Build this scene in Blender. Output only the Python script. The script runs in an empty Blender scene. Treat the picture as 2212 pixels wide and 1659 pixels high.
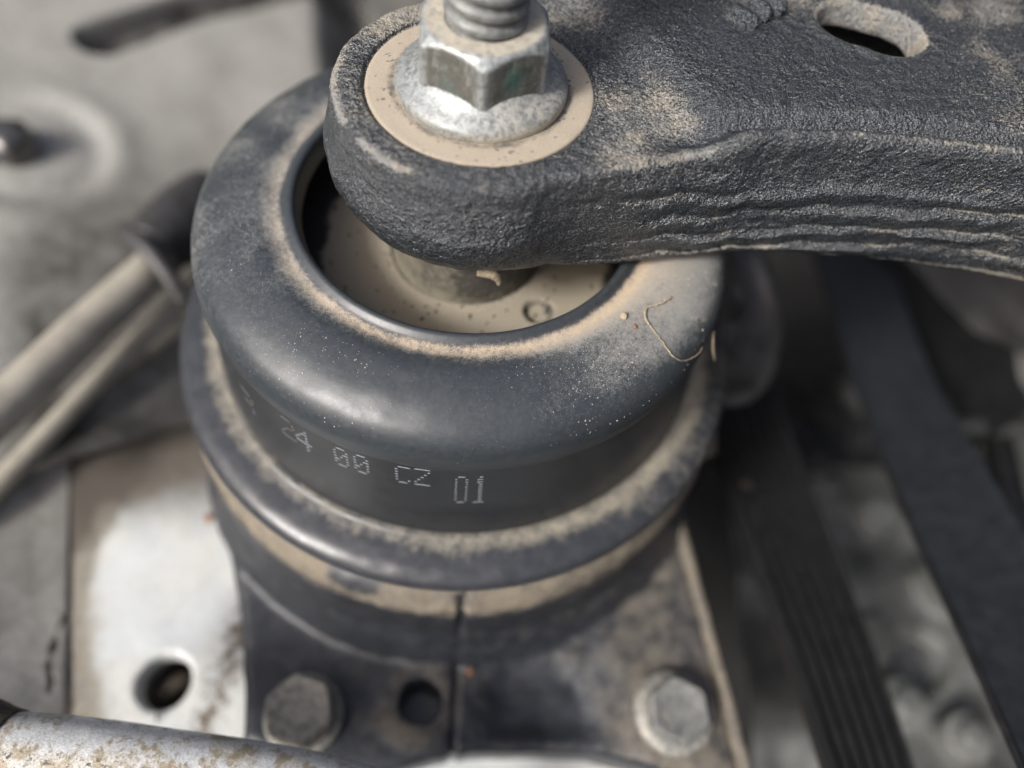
import bpy, math, random
import numpy as np
from mathutils import Matrix, Vector
random.seed(7); RNG = np.random.default_rng(11)
S = bpy.context.scene
MM = 0.001                                   # all dimensions below are millimetres

# ------------------------------------------------------------------ camera
W0, H0, FPX = 2212.0, 1659.0, 1600.0
CAM = np.array([0.0, -91.57504, 68.25972])
FWD = np.array([0.06506495, 0.52158085, -0.85071733])
RGT = np.array([0.99621919, 0.01522871, 0.08553013])
UP = np.array([-0.0575662, 0.85306595, 0.518618])
cd = bpy.data.cameras.new('camera'); cam = bpy.data.objects.new('camera', cd); S.collection.objects.link(cam)
m = Matrix.Identity(4)
for i in range(3):
    m[i][0] = RGT[i]; m[i][1] = UP[i]; m[i][2] = -FWD[i]; m[i][3] = CAM[i] * MM
cam.matrix_world = m
cd.sensor_width = 36; cd.lens = FPX / W0 * 36
cd.clip_start = 0.005; cd.clip_end = 50
cd.dof.use_dof = True; cd.dof.focus_distance = 0.107; cd.dof.aperture_fstop = 5.8; cd.dof.aperture_blades = 0
S.camera = cam

# ------------------------------------------------------------------ light
SUN_AZ, SUN_EL = math.radians(218), math.radians(42)   # direction the light comes from (math angle from +X)
w = bpy.data.worlds.new('World'); S.world = w; w.use_nodes = True
nt = w.node_tree; nt.nodes.clear()
sky = nt.nodes.new('ShaderNodeTexSky'); sky.sky_type = 'NISHITA'; sky.sun_disc = False
sky.sun_elevation = SUN_EL; sky.sun_rotation = math.pi / 2 - SUN_AZ
sky.air_density = 0.7; sky.dust_density = 5.0; sky.ozone_density = 0.0
bg = nt.nodes.new('ShaderNodeBackground'); bg.inputs['Strength'].default_value = 0.115
wo = nt.nodes.new('ShaderNodeOutputWorld')
nt.links.new(sky.outputs[0], bg.inputs[0]); nt.links.new(bg.outputs[0], wo.inputs[0])
ld = bpy.data.lights.new('sun', 'SUN'); ld.energy = 2.5; ld.angle = math.radians(13); ld.color = (1, .99, .97)
sun = bpy.data.objects.new('sun', ld); S.collection.objects.link(sun)
dv = Vector((math.cos(SUN_AZ) * math.cos(SUN_EL), math.sin(SUN_AZ) * math.cos(SUN_EL), math.sin(SUN_EL)))
sun.rotation_euler = dv.to_track_quat('Z', 'Y').to_euler(); sun.location = dv * 2
S.view_settings.view_transform = 'Standard'; S.view_settings.look = 'None'
S.view_settings.exposure = 0.68; S.view_settings.gamma = 1
S.render.engine = 'CYCLES'

# ------------------------------------------------------------------ helpers
def at(x, y, z):
    """point of height z (mm) met at picture position x, y (0..2212, 0..1659)"""
    v = FWD * FPX + RGT * (x - W0 / 2) - UP * (y - H0 / 2)
    return CAM + v * (z - CAM[2]) / v[2]
def atd(x, y, d):
    v = FWD * FPX + RGT * (x - W0 / 2) - UP * (y - H0 / 2)
    return CAM + v * d / FPX

def hash3(ix, iy, iz, seed):
    n = (ix.astype(np.int64) * 73856093) ^ (iy.astype(np.int64) * 19349663) ^ (iz.astype(np.int64) * 83492791) ^ (seed * 2654435761)
    n = (n ^ (n >> 13)) * 1274126177 & 0xFFFFFFFF
    n = (n ^ (n >> 16)) * 2246822519 & 0xFFFFFFFF
    return ((n ^ (n >> 15)) & 0xFFFFFF) / float(0xFFFFFF)
def vnoise(P, seed=0):
    P = np.asarray(P, float); i = np.floor(P); f = P - i; f = f * f * (3 - 2 * f); i = i.astype(np.int64)
    r = 0
    for dx in (0, 1):
        for dy in (0, 1):
            for dz in (0, 1):
                wgt = (f[:, 0] if dx else 1 - f[:, 0]) * (f[:, 1] if dy else 1 - f[:, 1]) * (f[:, 2] if dz else 1 - f[:, 2])
                r = r + wgt * hash3(i[:, 0] + dx, i[:, 1] + dy, i[:, 2] + dz, seed)
    return r
def fbm(P, oct=4, seed=0):
    r = 0; a = .5; t = 0; P = np.asarray(P, float)
    for o in range(oct):
        r = r + a * vnoise(P * 2 ** o + 17.3 * o, seed + o); t += a; a *= .5
    return r / t
def sst(a, b, x):
    t = np.clip((x - a) / (b - a), 0, 1); return t * t * (3 - 2 * t)

def empty(name, loc, label, cat, group=None):
    o = bpy.data.objects.new(name, None); S.collection.objects.link(o); o.empty_display_size = .005
    o.location = Vector(loc) * MM; o['label'] = label; o['category'] = cat
    if group: o['group'] = group
    return o
def tag(o, label, cat, group=None):
    o['label'] = label; o['category'] = cat
    if group: o['group'] = group
    return o
def mk(name, V, F, mat, parent=None, smooth=True, attr=None, base=None, label=None, angle=None):
    V = np.asarray(V, float)
    if base is None:
        base = (0, 0, 0)
        if parent is not None:
            q = parent; base = np.zeros(3)
            while q is not None: base = base + np.array(q.location) / MM; q = q.parent
    b = np.asarray(base, float)
    me = bpy.data.meshes.new(name)
    if isinstance(F, np.ndarray):
        n = len(F); k = F.shape[1]
        me.vertices.add(len(V)); me.vertices.foreach_set('co', ((V - b) * MM).astype(np.float32).ravel())
        me.loops.add(n * k); me.loops.foreach_set('vertex_index', F.astype(np.int32).ravel())
        me.polygons.add(n); me.polygons.foreach_set('loop_start', np.arange(0, n * k, k, dtype=np.int32))
        me.update(calc_edges=True)
    else:
        me.from_pydata([tuple((v - b) * MM) for v in V], [], F)
    if attr:
        for k2, val in attr.items():
            a = me.attributes.new(k2, 'FLOAT', 'POINT'); a.data.foreach_set('value', np.asarray(val, np.float32))
    me.materials.append(mat)
    me.polygons.foreach_set('use_smooth', [smooth] * len(me.polygons))
    if angle: me.set_sharp_from_angle(angle=math.radians(angle))
    me.validate(); me.update()
    o = bpy.data.objects.new(name, me); S.collection.objects.link(o)
    if parent is not None: o.parent = parent
    else: o.location = b * MM
    if label: o['label'] = label
    return o

def surface_nets(F, org, h):
    nx, ny, nz = F.shape; ins = F < 0
    c = np.zeros((nx - 1, ny - 1, nz - 1), np.uint8)
    for dx in (0, 1):
        for dy in (0, 1):
            for dz in (0, 1): c += ins[dx:nx - 1 + dx, dy:ny - 1 + dy, dz:nz - 1 + dz]
    act = (c > 0) & (c < 8); I = np.argwhere(act); idx = np.full(act.shape, -1, np.int64); idx[act] = np.arange(len(I))
    P = np.zeros((len(I), 3)); cnt = np.zeros(len(I))
    cor = [(a, b, d) for a in (0, 1) for b in (0, 1) for d in (0, 1)]
    for a in cor:
        for b in cor:
            if sum(abs(np.array(a) - b)) == 1 and a < b:
                fa = F[I[:, 0] + a[0], I[:, 1] + a[1], I[:, 2] + a[2]]; fb = F[I[:, 0] + b[0], I[:, 1] + b[1], I[:, 2] + b[2]]
                mk_ = (fa < 0) != (fb < 0); t = np.where(mk_, fa / np.where(mk_, fa - fb, 1), 0)[:, None]
                P += np.where(mk_[:, None], np.array(a) + t * (np.array(b) - np.array(a)), 0); cnt += mk_
    P = P / cnt[:, None] + I
    Q = []
    for ax in range(3):
        sl0 = [slice(1, -1)] * 3; sl1 = [slice(1, -1)] * 3; sl0[ax] = slice(0, -1); sl1[ax] = slice(1, None)
        a = ins[tuple(sl0)]; b = ins[tuple(sl1)]; e = np.argwhere(a != b); sg = a[a != b]
        off = [1, 1, 1]; off[ax] = 0; e = e + off
        u, v = [(1, 2), (2, 0), (0, 1)][ax]
        def cell(du, dv_):
            q = e.copy(); q[:, u] += du; q[:, v] += dv_; return idx[q[:, 0], q[:, 1], q[:, 2]]
        q = np.stack([cell(-1, -1), cell(0, -1), cell(0, 0), cell(-1, 0)], 1)
        q[~sg] = q[~sg][:, ::-1]; Q.append(q)
    Q = np.concatenate(Q); Q = Q[(Q >= 0).all(1)]
    g = np.gradient(F.astype(np.float32)); J = np.clip(np.rint(P).astype(int), 0, np.array(F.shape) - 1)
    N = np.stack([gg[J[:, 0], J[:, 1], J[:, 2]] for gg in g], 1); N /= np.linalg.norm(N, axis=1)[:, None] + 1e-9
    return P * h + np.asarray(org), Q, N
def mesh_normals(V, Q):
    n = np.cross(V[Q[:, 2]] - V[Q[:, 0]], V[Q[:, 3]] - V[Q[:, 1]]); N = np.zeros_like(V)
    for k in range(3):
        for j in range(4): N[:, k] += np.bincount(Q[:, j], n[:, k], len(V))
    return N / (np.linalg.norm(N, axis=1)[:, None] + 1e-12)
def relax(V, Q, it, lock=None):
    for _ in range(it):
        A = np.zeros_like(V); c = np.zeros(len(V))
        for j in range(4):
            for k in (1, 3):
                o_ = Q[:, (j + k) % 4]; c += np.bincount(Q[:, j], minlength=len(V))
                for d in range(3): A[:, d] += np.bincount(Q[:, j], V[o_, d], len(V))
        W = A / np.maximum(c, 1)[:, None]; V = V + (W - V) * (.6 if lock is None else (.6 * lock)[:, None])
    return V
def smax(a, b, k):
    h = np.clip(.5 - .5 * (b - a) / k, 0, 1); return b + (a - b) * h + k * h * (1 - h)
def poly_sdf(X, Y, pts):
    d = np.full(X.shape, 1e9); s = np.ones(X.shape); n = len(pts)
    for i in range(n):
        ax, ay = pts[i]; bx, by = pts[i - 1]
        ex, ey = bx - ax, by - ay; wx, wy = X - ax, Y - ay
        t = np.clip((wx * ex + wy * ey) / (ex * ex + ey * ey), 0, 1)
        d = np.minimum(d, (wx - ex * t) ** 2 + (wy - ey * t) ** 2)
        c1 = Y >= ay; c2 = Y < by; c3 = ex * wy > ey * wx
        s = np.where((c1 & c2 & c3) | (~c1 & ~c2 & ~c3), -s, s)
    return s * np.sqrt(d)

def resample(pts, n):
    """Catmull-Rom through 2D/3D points, n samples of about equal length"""
    P = np.array(pts, float); P = np.vstack([2 * P[0] - P[1], P, 2 * P[-1] - P[-2]]); out = []
    for i in range(1, len(P) - 2):
        t = np.linspace(0, 1, 24, endpoint=False)[:, None]; a, b, c, d = P[i - 1], P[i], P[i + 1], P[i + 2]
        out.append(.5 * (2 * b + (c - a) * t + (2 * a - 5 * b + 4 * c - d) * t ** 2 + (3 * b - a - 3 * c + d) * t ** 3))
    out = np.vstack(out + [P[-2:-1]]); L = np.r_[0, np.cumsum(np.linalg.norm(np.diff(out, axis=0), axis=1))]
    s = np.linspace(0, L[-1], n); return np.stack([np.interp(s, L, out[:, k]) for k in range(out.shape[1])], 1)
def grid_faces(nu, nv, wrap_u=False):
    i = np.arange(nu if wrap_u else nu - 1); j = np.arange(nv - 1); I, J = np.meshgrid(i, j, indexing='ij')
    I2 = (I + 1) % nu; a = I * nv + J; b = I2 * nv + J; c = I2 * nv + J + 1; d = I * nv + J + 1
    return np.stack([a, b, c, d], -1).reshape(-1, 4)
def lathe(prof, nth, nprof=None, center=(0, 0), disp=None, spline=True):
    """prof from outside-bottom to inside-top order free; returns V, F, R, Z, TH"""
    P = resample(prof, nprof) if spline else np.array(prof, float)
    th = np.linspace(0, 2 * np.pi, nth, endpoint=False)
    TH, K = np.meshgrid(th, np.arange(len(P)), indexing='ij'); R = P[K, 0]; Z = P[K, 1]
    if disp is not None: R, Z = disp(R, Z, TH)
    V = np.stack([center[0] + R * np.cos(TH), center[1] + R * np.sin(TH), Z], -1).reshape(-1, 3)
    return V, grid_faces(nth, len(P), True), R.ravel(), Z.ravel(), TH.ravel()
def tube(path, rad, nseg=24, n=80, disp=0, seed=0, cap=True, jit=0):
    P = resample(path, n)
    if jit: P = P + jit * (np.stack([fbm(P * 2.2 + 5.1 * k, 3, seed + k) for k in range(3)], 1) - .5)
    T = np.gradient(P, axis=0); T /= np.linalg.norm(T, axis=1)[:, None]
    u = np.cross(T, [0.13, .1, 1.]); u /= np.linalg.norm(u, axis=1)[:, None]; v = np.cross(T, u)
    a = np.linspace(0, 2 * np.pi, nseg, endpoint=False)
    r = rad if np.isscalar(rad) else np.interp(np.linspace(0, 1, n), np.linspace(0, 1, len(rad)), rad)
    r = np.broadcast_to(r, (n,))
    V = P[:, None] + (u[:, None] * np.cos(a)[None, :, None] + v[:, None] * np.sin(a)[None, :, None]) * r[:, None, None]
    V = V.reshape(-1, 3)
    if disp:
        c = np.repeat(P, nseg, 0); d = V - c; V = c + d * (1 + disp * (fbm(V * .35, 3, seed) - .5))[:, None]
    F = []
    for i in range(n - 1):
        for j in range(nseg): F.append((i * nseg + j, (i + 1) * nseg + j, (i + 1) * nseg + (j + 1) % nseg, i * nseg + (j + 1) % nseg))
    if cap: F.append(tuple(range(nseg))); F.append(tuple(range((n - 1) * nseg, n * nseg))[::-1])
    return V, F
def patch(c, nu, nv, disp=None, thick=0):
    """bilinear sheet through 4 corners (u0v0,u1v0,u1v1,u0v1); disp(U,V,P)->mm along z"""
    c = [np.array(q, float) for q in c]; U, Vv = np.meshgrid(np.linspace(0, 1, nu), np.linspace(0, 1, nv), indexing='ij')
    U = U[..., None]; Vv = Vv[..., None]
    P = (c[0] * (1 - U) * (1 - Vv) + c[1] * U * (1 - Vv) + c[2] * U * Vv + c[3] * (1 - U) * Vv).reshape(-1, 3)
    if disp is not None: P[:, 2] += disp(U.ravel(), Vv.ravel(), P)
    return P, grid_faces(nu, nv), U.ravel(), Vv.ravel()

# ------------------------------------------------------------------ materials
class NT:
    def __init__(s, name):
        s.m = bpy.data.materials.new(name); s.m.use_nodes = True; s.t = s.m.node_tree; s.b = s.t.nodes['Principled BSDF']
        tc = s.t.nodes.new('ShaderNodeTexCoord'); mp = s.t.nodes.new('ShaderNodeMapping'); mp.inputs['Scale'].default_value = (1000,) * 3
        s.t.links.new(tc.outputs['Object'], mp.inputs[0]); s.co = mp.outputs[0]
    def lk(s, a, b):
        if isinstance(a, (int, float)): b.default_value = a
        elif isinstance(a, tuple): b.default_value = a if len(a) == 4 else a + (1,)
        else: s.t.links.new(a, b)
    def mapping(s, sc):
        n = s.t.nodes.new('ShaderNodeMapping'); n.inputs['Scale'].default_value = sc; s.lk(s.co, n.inputs[0]); return n.outputs[0]
    def noise(s, scale, detail=5, rough=.6, co=None, dist=0):
        n = s.t.nodes.new('ShaderNodeTexNoise'); n.inputs['Scale'].default_value = scale; n.inputs['Detail'].default_value = detail
        n.inputs['Roughness'].default_value = rough; n.inputs['Distortion'].default_value = dist; s.lk(co or s.co, n.inputs['Vector']); return n.outputs['Fac']
    def voro(s, scale, co=None, rnd=1):
        n = s.t.nodes.new('ShaderNodeTexVoronoi'); n.inputs['Scale'].default_value = scale; n.inputs['Randomness'].default_value = rnd
        s.lk(co or s.co, n.inputs['Vector']); return n.outputs['Distance']
    def attr(s, nm):
        n = s.t.nodes.new('ShaderNodeAttribute'); n.attribute_name = nm; return n.outputs['Fac']
    def math(s, op, a, b=0, c=None, clamp=False):
        n = s.t.nodes.new('ShaderNodeMath'); n.operation = op; n.use_clamp = clamp; s.lk(a, n.inputs[0]); s.lk(b, n.inputs[1])
        if c is not None: s.lk(c, n.inputs[2])
        return n.outputs[0]
    def ramp(s, v, lo, hi, a=0., b=1.):
        n = s.t.nodes.new('ShaderNodeMapRange'); n.interpolation_type = 'SMOOTHSTEP'; s.lk(v, n.inputs[0])
        for i, q in enumerate((lo, hi, a, b)): n.inputs[i + 1].default_value = q
        return n.outputs[0]
    def mix(s, f, a, b):
        n = s.t.nodes.new('ShaderNodeMix'); n.data_type = 'RGBA'; s.lk(f, n.inputs[0]); s.lk(a, n.inputs[6]); s.lk(b, n.inputs[7]); return n.outputs[2]
    def bump(s, h, dist, strength=1, nrm=None):
        n = s.t.nodes.new('ShaderNodeBump'); n.inputs['Distance'].default_value = dist * MM; n.inputs['Strength'].default_value = strength
        s.lk(h, n.inputs['Height'])
        if nrm: s.lk(nrm, n.inputs['Normal'])
        return n.outputs[0]
    def out(s, col, rough, nrm=None, metal=0, spec=.5, coat=0):
        s.lk(col, s.b.inputs['Base Color']); s.lk(rough, s.b.inputs['Roughness']); s.lk(metal, s.b.inputs['Metallic'])
        s.b.inputs['Specular IOR Level'].default_value = spec
        if nrm: s.lk(nrm, s.b.inputs['Normal'])
        return s.m

DUST = (.34, .285, .205); DUSTG = (.30, .285, .25); DUSTO = (.46, .33, .20)
def dusty(name, base, dust=DUST, rough=.4, amp=.8, lo=.35, hi=.75, ns=1.2, fine=6., bump=.03, bump2=.0, base2=None,
          dust_or_shade=None, fleck=0., metal=0., spec=.5, use_attr=True, level=0., film=0., grain=.35):
    n = NT(name)
    a = n.attr('dust') if use_attr else level
    big = n.noise(ns * .12, 3, .6); mid = n.noise(ns, 6, .7); fi = n.noise(fine, 3, .6)
    f = n.math('ADD', a, n.math('MULTIPLY', n.math('SUBTRACT', mid, .5), amp))
    f = n.math('ADD', f, n.math('MULTIPLY', n.math('SUBTRACT', fi, .5), grain))
    f = n.math('ADD', f, n.math('MULTIPLY', n.math('SUBTRACT', big, .5), amp * .8))
    f = n.ramp(f, lo, hi)
    if film: f = n.math('MAXIMUM', f, n.ramp(mid, .2, .9, film * .4, film))
    dcol = n.mix(n.ramp(fi, .3, .7), tuple(x * .78 for x in dust), tuple(min(1, x * 1.12) for x in dust))
    if dust_or_shade: dcol = n.mix(n.math('MULTIPLY', n.attr('warm_or_shade'), n.ramp(mid, .25, .7, .4, 1)), dcol, dust_or_shade)
    bcol = n.mix(n.ramp(mid, .3, .7), base, base2 or tuple(x * 1.5 + .004 for x in base))
    col = n.mix(f, bcol, dcol)
    if fleck:
        vo = n.voro(1.9); big2 = n.noise(.35, 2, .5)
        fl = n.math('MULTIPLY', n.ramp(vo, .07, .03), n.ramp(big2, .45, .6))
        col = n.mix(n.math('MULTIPLY', fl, fleck), col, (.62, .60, .56))
    r = n.math('ADD', rough, n.math('MULTIPLY', f, .88 - rough))
    r = n.math('ADD', r, n.math('MULTIPLY', n.math('SUBTRACT', mid, .5), .15))
    h = n.math('ADD', n.math('MULTIPLY', fi, .5), n.math('MULTIPLY', mid, 1.0))
    nr = n.bump(h, bump)
    if bump2: nr = n.bump(n.noise(ns * .5, 4, .55), bump2, 1, nr)
    return n.out(col, r, nr, n.math('MULTIPLY', n.math('SUBTRACT', 1, f), metal) if metal else 0, spec)

BLK = (.022, .025, .031)
M = {}
M['cap'] = dusty('black_painted_steel', (.017, .023, .030), (.25, .25, .235), rough=.38, amp=.8, lo=.32, hi=1.1, ns=1.3, fine=8, bump=.02, base2=(.022, .029, .036), dust_or_shade=(.44, .35, .245), fleck=.9, spec=.6, grain=1.6, film=.09)
M['band'] = dusty('satin_black_band', (.012, .015, .019), (.22, .21, .19), rough=.36, amp=.5, lo=.35, hi=1.0, ns=.5, fine=6, bump=.012, base2=(.019, .021, .024), fleck=.5, film=.04)
M['flange'] = dusty('dusty_black_flange', (.022, .026, .033), (.28, .255, .20), rough=.32, amp=.9, lo=.3, hi=1.1, ns=.5, fine=5, bump=.03, base2=(.03, .034, .042), film=.06)
M['sleeve'] = dusty('grimy_sleeve', (.045, .042, .035), (.20, .18, .135), rough=.7, amp=1.1, lo=.2, hi=.8, ns=1.0, fine=5, bump=.15)
M['dish'] = dusty('dusty_dish', (.014, .013, .012), (.30, .265, .205), rough=.8, amp=.55, lo=.05, hi=.55, ns=1.6, fine=4, bump=.06, fleck=0)
M['seat'] = dusty('dust_covered_seat', (.10, .09, .075), (.37, .32, .25), rough=.8, amp=.55, lo=.05, hi=.5, ns=1.1, fine=7, bump=.04, grain=.8)
M['bracket'] = dusty('painted_bracket', (.018, .020, .024), (.20, .172, .13), rough=.45, amp=.7, lo=.3, hi=.95, ns=.3, fine=3, bump=.05)
M['dark'] = dusty('dark_plastic', (.003, .0035, .004), (.018, .017, .016), rough=.5, amp=.5, lo=.4, hi=1.1, ns=.2, fine=2, bump=.05, use_attr=False, level=.2)
M['rubber'] = dusty('belt_rubber', (.006, .0065, .0075), (.020, .020, .021), spec=.4, rough=.65, amp=.5, lo=.3, hi=1.0, ns=.3, fine=3, bump=.05, use_attr=False, level=.3)
M['backbelt'] = dusty('belt_back', (.009, .011, .014), (.026, .029, .034), spec=.4, rough=.6, amp=.4, lo=.3, hi=1.0, ns=.25, fine=3, bump=.04, use_attr=False, level=.35)
M['alu'] = dusty('weathered_aluminium', (.11, .115, .11), (.24, .235, .215), rough=.5, amp=.35, lo=.3, hi=.8, ns=.12, fine=1.5, bump=.15, use_attr=False, level=.4, metal=.4)
M['grey'] = dusty('dirty_grey_panel', (.19, .182, .163), (.325, .32, .295), rough=.42, amp=.8, lo=.15, hi=.8, ns=.06, fine=.6, bump=.05, dust_or_shade=(.035, .031, .026))  # second dust colour doubles as painted shade and dark grime on the panels
M['hose'] = dusty('dusty_hose', (.26, .24, .20), (.38, .355, .295), rough=.5, amp=.8, lo=.2, hi=.8, ns=.12, fine=1.2, bump=.05, use_attr=False, level=.5)
M['clamp'] = dusty('dark_clamp', (.035, .034, .034), (.12, .105, .085), rough=.5, amp=.6, lo=.4, hi=1.0, ns=.2, fine=2, bump=.05, use_attr=False, level=.35)
M['trough'] = dusty('dark_channel', (.018, .018, .018), (.06, .056, .052), rough=.6, amp=.6, lo=.4, hi=1.0, ns=.1, fine=1, bump=.05, use_attr=False, level=.3)
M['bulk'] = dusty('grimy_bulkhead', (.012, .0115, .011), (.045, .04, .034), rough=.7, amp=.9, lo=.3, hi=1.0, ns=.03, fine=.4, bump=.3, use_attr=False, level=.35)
M['pulley'] = dusty('worn_pulley', (.06, .06, .062), (.20, .195, .185), rough=.4, amp=.6, lo=.3, hi=1.0, ns=.15, fine=2, bump=.05, use_attr=False, level=.4, metal=.3)
M['cover'] = dusty('grey_cover', (.045, .043, .04), (.13, .125, .115), rough=.5, amp=.6, lo=.3, hi=1.0, ns=.1, fine=1.5, bump=.08, use_attr=False, level=.4)
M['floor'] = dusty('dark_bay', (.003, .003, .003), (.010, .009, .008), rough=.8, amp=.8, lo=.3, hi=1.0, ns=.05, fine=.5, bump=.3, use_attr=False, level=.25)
M['grime_or_shade'] = dusty('brown_grime', (.035, .027, .02), (.13, .105, .075), rough=.8, amp=.9, lo=.3, hi=.9, ns=.4, fine=3, bump=.12, use_attr=False, level=.4)
M['debris'] = dusty('dry_debris', (.22, .17, .11), (.42, .36, .27), rough=.9, amp=.8, lo=.2, hi=.8, ns=2, fine=9, bump=.05, use_attr=False, level=.5)
M['fleck'] = dusty('pale_grit', (.35, .32, .27), (.55, .52, .46), rough=.8, amp=.6, lo=.2, hi=.8, ns=3, fine=9, bump=.02, use_attr=False, level=.5)
M['rust'] = dusty('rusty_grit', (.20, .085, .045), (.32, .19, .12), rough=.9, amp=.8, lo=.3, hi=.9, ns=2, fine=8, bump=.05, use_attr=False, level=.4)

def mat_arm():
    n = NT('cast_arm_black')
    a = n.attr('dust')
    pit = n.voro(2.6); mid = n.noise(2.2, 5, .7); fi = n.noise(5.0, 3, .7); fi2 = n.noise(9, 2, .6); big = n.noise(.14, 3, .6)
    f = n.math('ADD', a, n.math('MULTIPLY', n.math('SUBTRACT', mid, .5), 1.5))
    f = n.math('ADD', f, n.math('MULTIPLY', n.math('SUBTRACT', fi, .5), 1.5))
    f = n.math('ADD', f, n.math('MULTIPLY', n.math('SUBTRACT', big, .5), .35))
    f = n.ramp(f, .50, .84)
    sp = n.math('MULTIPLY', n.ramp(fi2, .58, .64), n.ramp(mid, .42, .58, .15, .85))
    dcol = n.mix(n.ramp(big, .4, .6), (.24, .24, .225), (.33, .30, .24))
    dcol = n.mix(n.ramp(fi2, .3, .7), n.mix(.3, dcol, (.12, .11, .1)), dcol)
    bcol = n.mix(n.ramp(fi, .35, .65), (.004, .006, .008), (.028, .037, .047))
    bcol = n.mix(sp, bcol, (.30, .30, .29))  # pale specks paint glints on the pebbled casting
    col = n.mix(f, bcol, dcol)
    r = n.math('ADD', .17, n.math('MULTIPLY', f, .65))
    h = n.math('ADD', n.math('MULTIPLY', mid, .9), n.math('MULTIPLY', pit, .7)); h = n.math('ADD', h, n.math('MULTIPLY', n.noise(.7, 3, .5), 2.2))
    return n.out(col, r, n.bump(h, .34), 0, 1.0)
M['arm'] = mat_arm()

def mat_zinc(name, green=True, bright=1.0, ns=1.0):
    n = NT(name)
    d = n.attr('dust'); big = n.noise(.32 * ns, 4, .65); mid = n.noise(1.3 * ns, 6, .7, dist=.6); fi = n.noise(7 * ns, 4, .65)
    vert = n.noise(1.0, 4, .7, n.mapping((2.6, 2.6, .35)))
    base = n.mix(n.ramp(mid, .35, .65), tuple(bright * x for x in (.21, .225, .225)), tuple(bright * x for x in (.42, .44, .435)))
    worn = n.math('MULTIPLY', n.attr('worn'), n.ramp(n.math('ADD', n.math('MULTIPLY', big, .5), n.math('MULTIPLY', vert, .6)), .36, .52))
    col = n.mix(worn, base, (.075, .072, .062))
    worn2 = n.math('MULTIPLY', n.attr('worn'), n.ramp(mid, .52, .62))
    col = n.mix(n.math('MULTIPLY', worn2, .6), col, (.20, .18, .13))
    if green: col = n.mix(n.math('MULTIPLY', n.attr('teal'), n.ramp(mid, .35, .6)), col, (.05, .17, .14))
    f = n.ramp(n.math('ADD', d, n.math('MULTIPLY', n.math('SUBTRACT', mid, .5), .9)), .3, .8)
    col = n.mix(f, col, n.mix(n.ramp(fi, .3, .7), (.36, .32, .25), (.48, .44, .36)))
    r = n.math('ADD', .40, n.math('MULTIPLY', n.math('MAXIMUM', f, worn), .4)); r = n.math('ADD', r, n.math('MULTIPLY', n.math('SUBTRACT', mid, .5), .3))
    h = n.math('ADD', n.math('MULTIPLY', mid, .8), n.math('MULTIPLY', fi, .3))
    return n.out(col, r, n.bump(h, .07), n.math('MULTIPLY', n.math('SUBTRACT', 1, n.math('MAXIMUM', f, worn)), .45), .5)
M['zinc'] = mat_zinc('worn_zinc')
M['zinc2'] = mat_zinc('dull_zinc', False, .75, .5)

def mat_white(name, dirt=(.22, .19, .14), white=(.74, .75, .74), thr=.5, ns=.05):
    n = NT(name)
    a = n.attr('dust'); big = n.noise(ns, 4, .6); mid = n.noise(ns * 8, 5, .7); fi = n.noise(ns * 40, 3, .6)
    f = n.math('ADD', a, n.math('MULTIPLY', n.math('SUBTRACT', big, .5), .8)); f = n.math('ADD', f, n.math('MULTIPLY', n.math('SUBTRACT', mid, .5), .55))
    f = n.ramp(f, .2, 1.0)
    wcol = n.mix(n.ramp(mid, .35, .65), tuple(x * .86 for x in white), white)
    wcol = n.mix(n.ramp(big, .4, .65, 0, .35), wcol, (.58, .55, .47))
    col = n.mix(f, wcol, n.mix(n.ramp(mid, .4, .6), dirt, tuple(x * 1.5 for x in dirt)))
    col = n.mix(n.math('MULTIPLY', n.attr('grime_or_shade'), n.ramp(mid, .2, .7, .7, 1)), col, (.062, .053, .042))  # real grime, plus painted shade where the rail drops under the hoses
    chip = n.math('MULTIPLY', n.attr('chip'), n.ramp(n.math('ADD', n.math('MULTIPLY', mid, .6), n.math('MULTIPLY', n.noise(ns * 14, 4, .7), .4)), .50, .53))
    col = n.mix(chip, col, (.10, .075, .05))
    return n.out(col, n.math('ADD', .35, n.math('MULTIPLY', f, .4)), n.bump(mid, .1), 0, .5)
M['white'] = mat_white('chipped_white_paint', dirt=(.155, .145, .12), white=(.52, .55, .555))

def mat_pipe():
    n = NT('scuffed_pipe_paint')
    big = n.noise(.13, 4, .65); mid = n.noise(.9, 6, .72, dist=.5); fi = n.noise(4, 4, .7); sp = n.noise(1.6, 3, .6)
    top = n.attr('dust'); pat = n.ramp(n.noise(.33, 3, .6), .46, .58)
    white = n.mix(n.ramp(fi, .3, .7), (.38, .39, .39), (.70, .71, .70))
    tan = n.mix(n.ramp(fi, .3, .7), (.26, .21, .13), (.42, .37, .28))
    f = n.ramp(n.math('ADD', n.math('ADD', n.math('MULTIPLY', big, .9), n.math('MULTIPLY', mid, .6)), n.math('MULTIPLY', top, .22)), .74, .82)
    col = n.mix(f, white, tan)
    col = n.mix(n.math('MULTIPLY', pat, n.ramp(fi, .35, .6, .2, .75)), col, (.66, .67, .66))
    blk = n.math('MULTIPLY', n.ramp(sp, .53, .57), n.ramp(mid, .45, .6, .2, 1))
    col = n.mix(n.math('MULTIPLY', blk, n.ramp(top, .1, .5, .3, 1.0)), col, (.06, .055, .045))
    col = n.mix(n.attr('grime_or_shade'), col, n.mix(n.ramp(mid, .3, .7), (.045, .036, .027), (.15, .125, .09)))
    return n.out(col, n.ramp(f, 0, 1, .28, .6), n.bump(n.math('ADD', mid, n.math('MULTIPLY', fi, .4)), .12), 0, .6)
M['pipe'] = mat_pipe()
def mat_plain(name, col, rough, metal=0):
    n = NT(name); mid = n.noise(3, 4, .6)
    return n.out(n.mix(mid, tuple(c * .75 for c in col), col), rough, n.bump(mid, .02), metal)
M['mark'] = mat_plain('laser_mark', (.24, .265, .29), .5)
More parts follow.
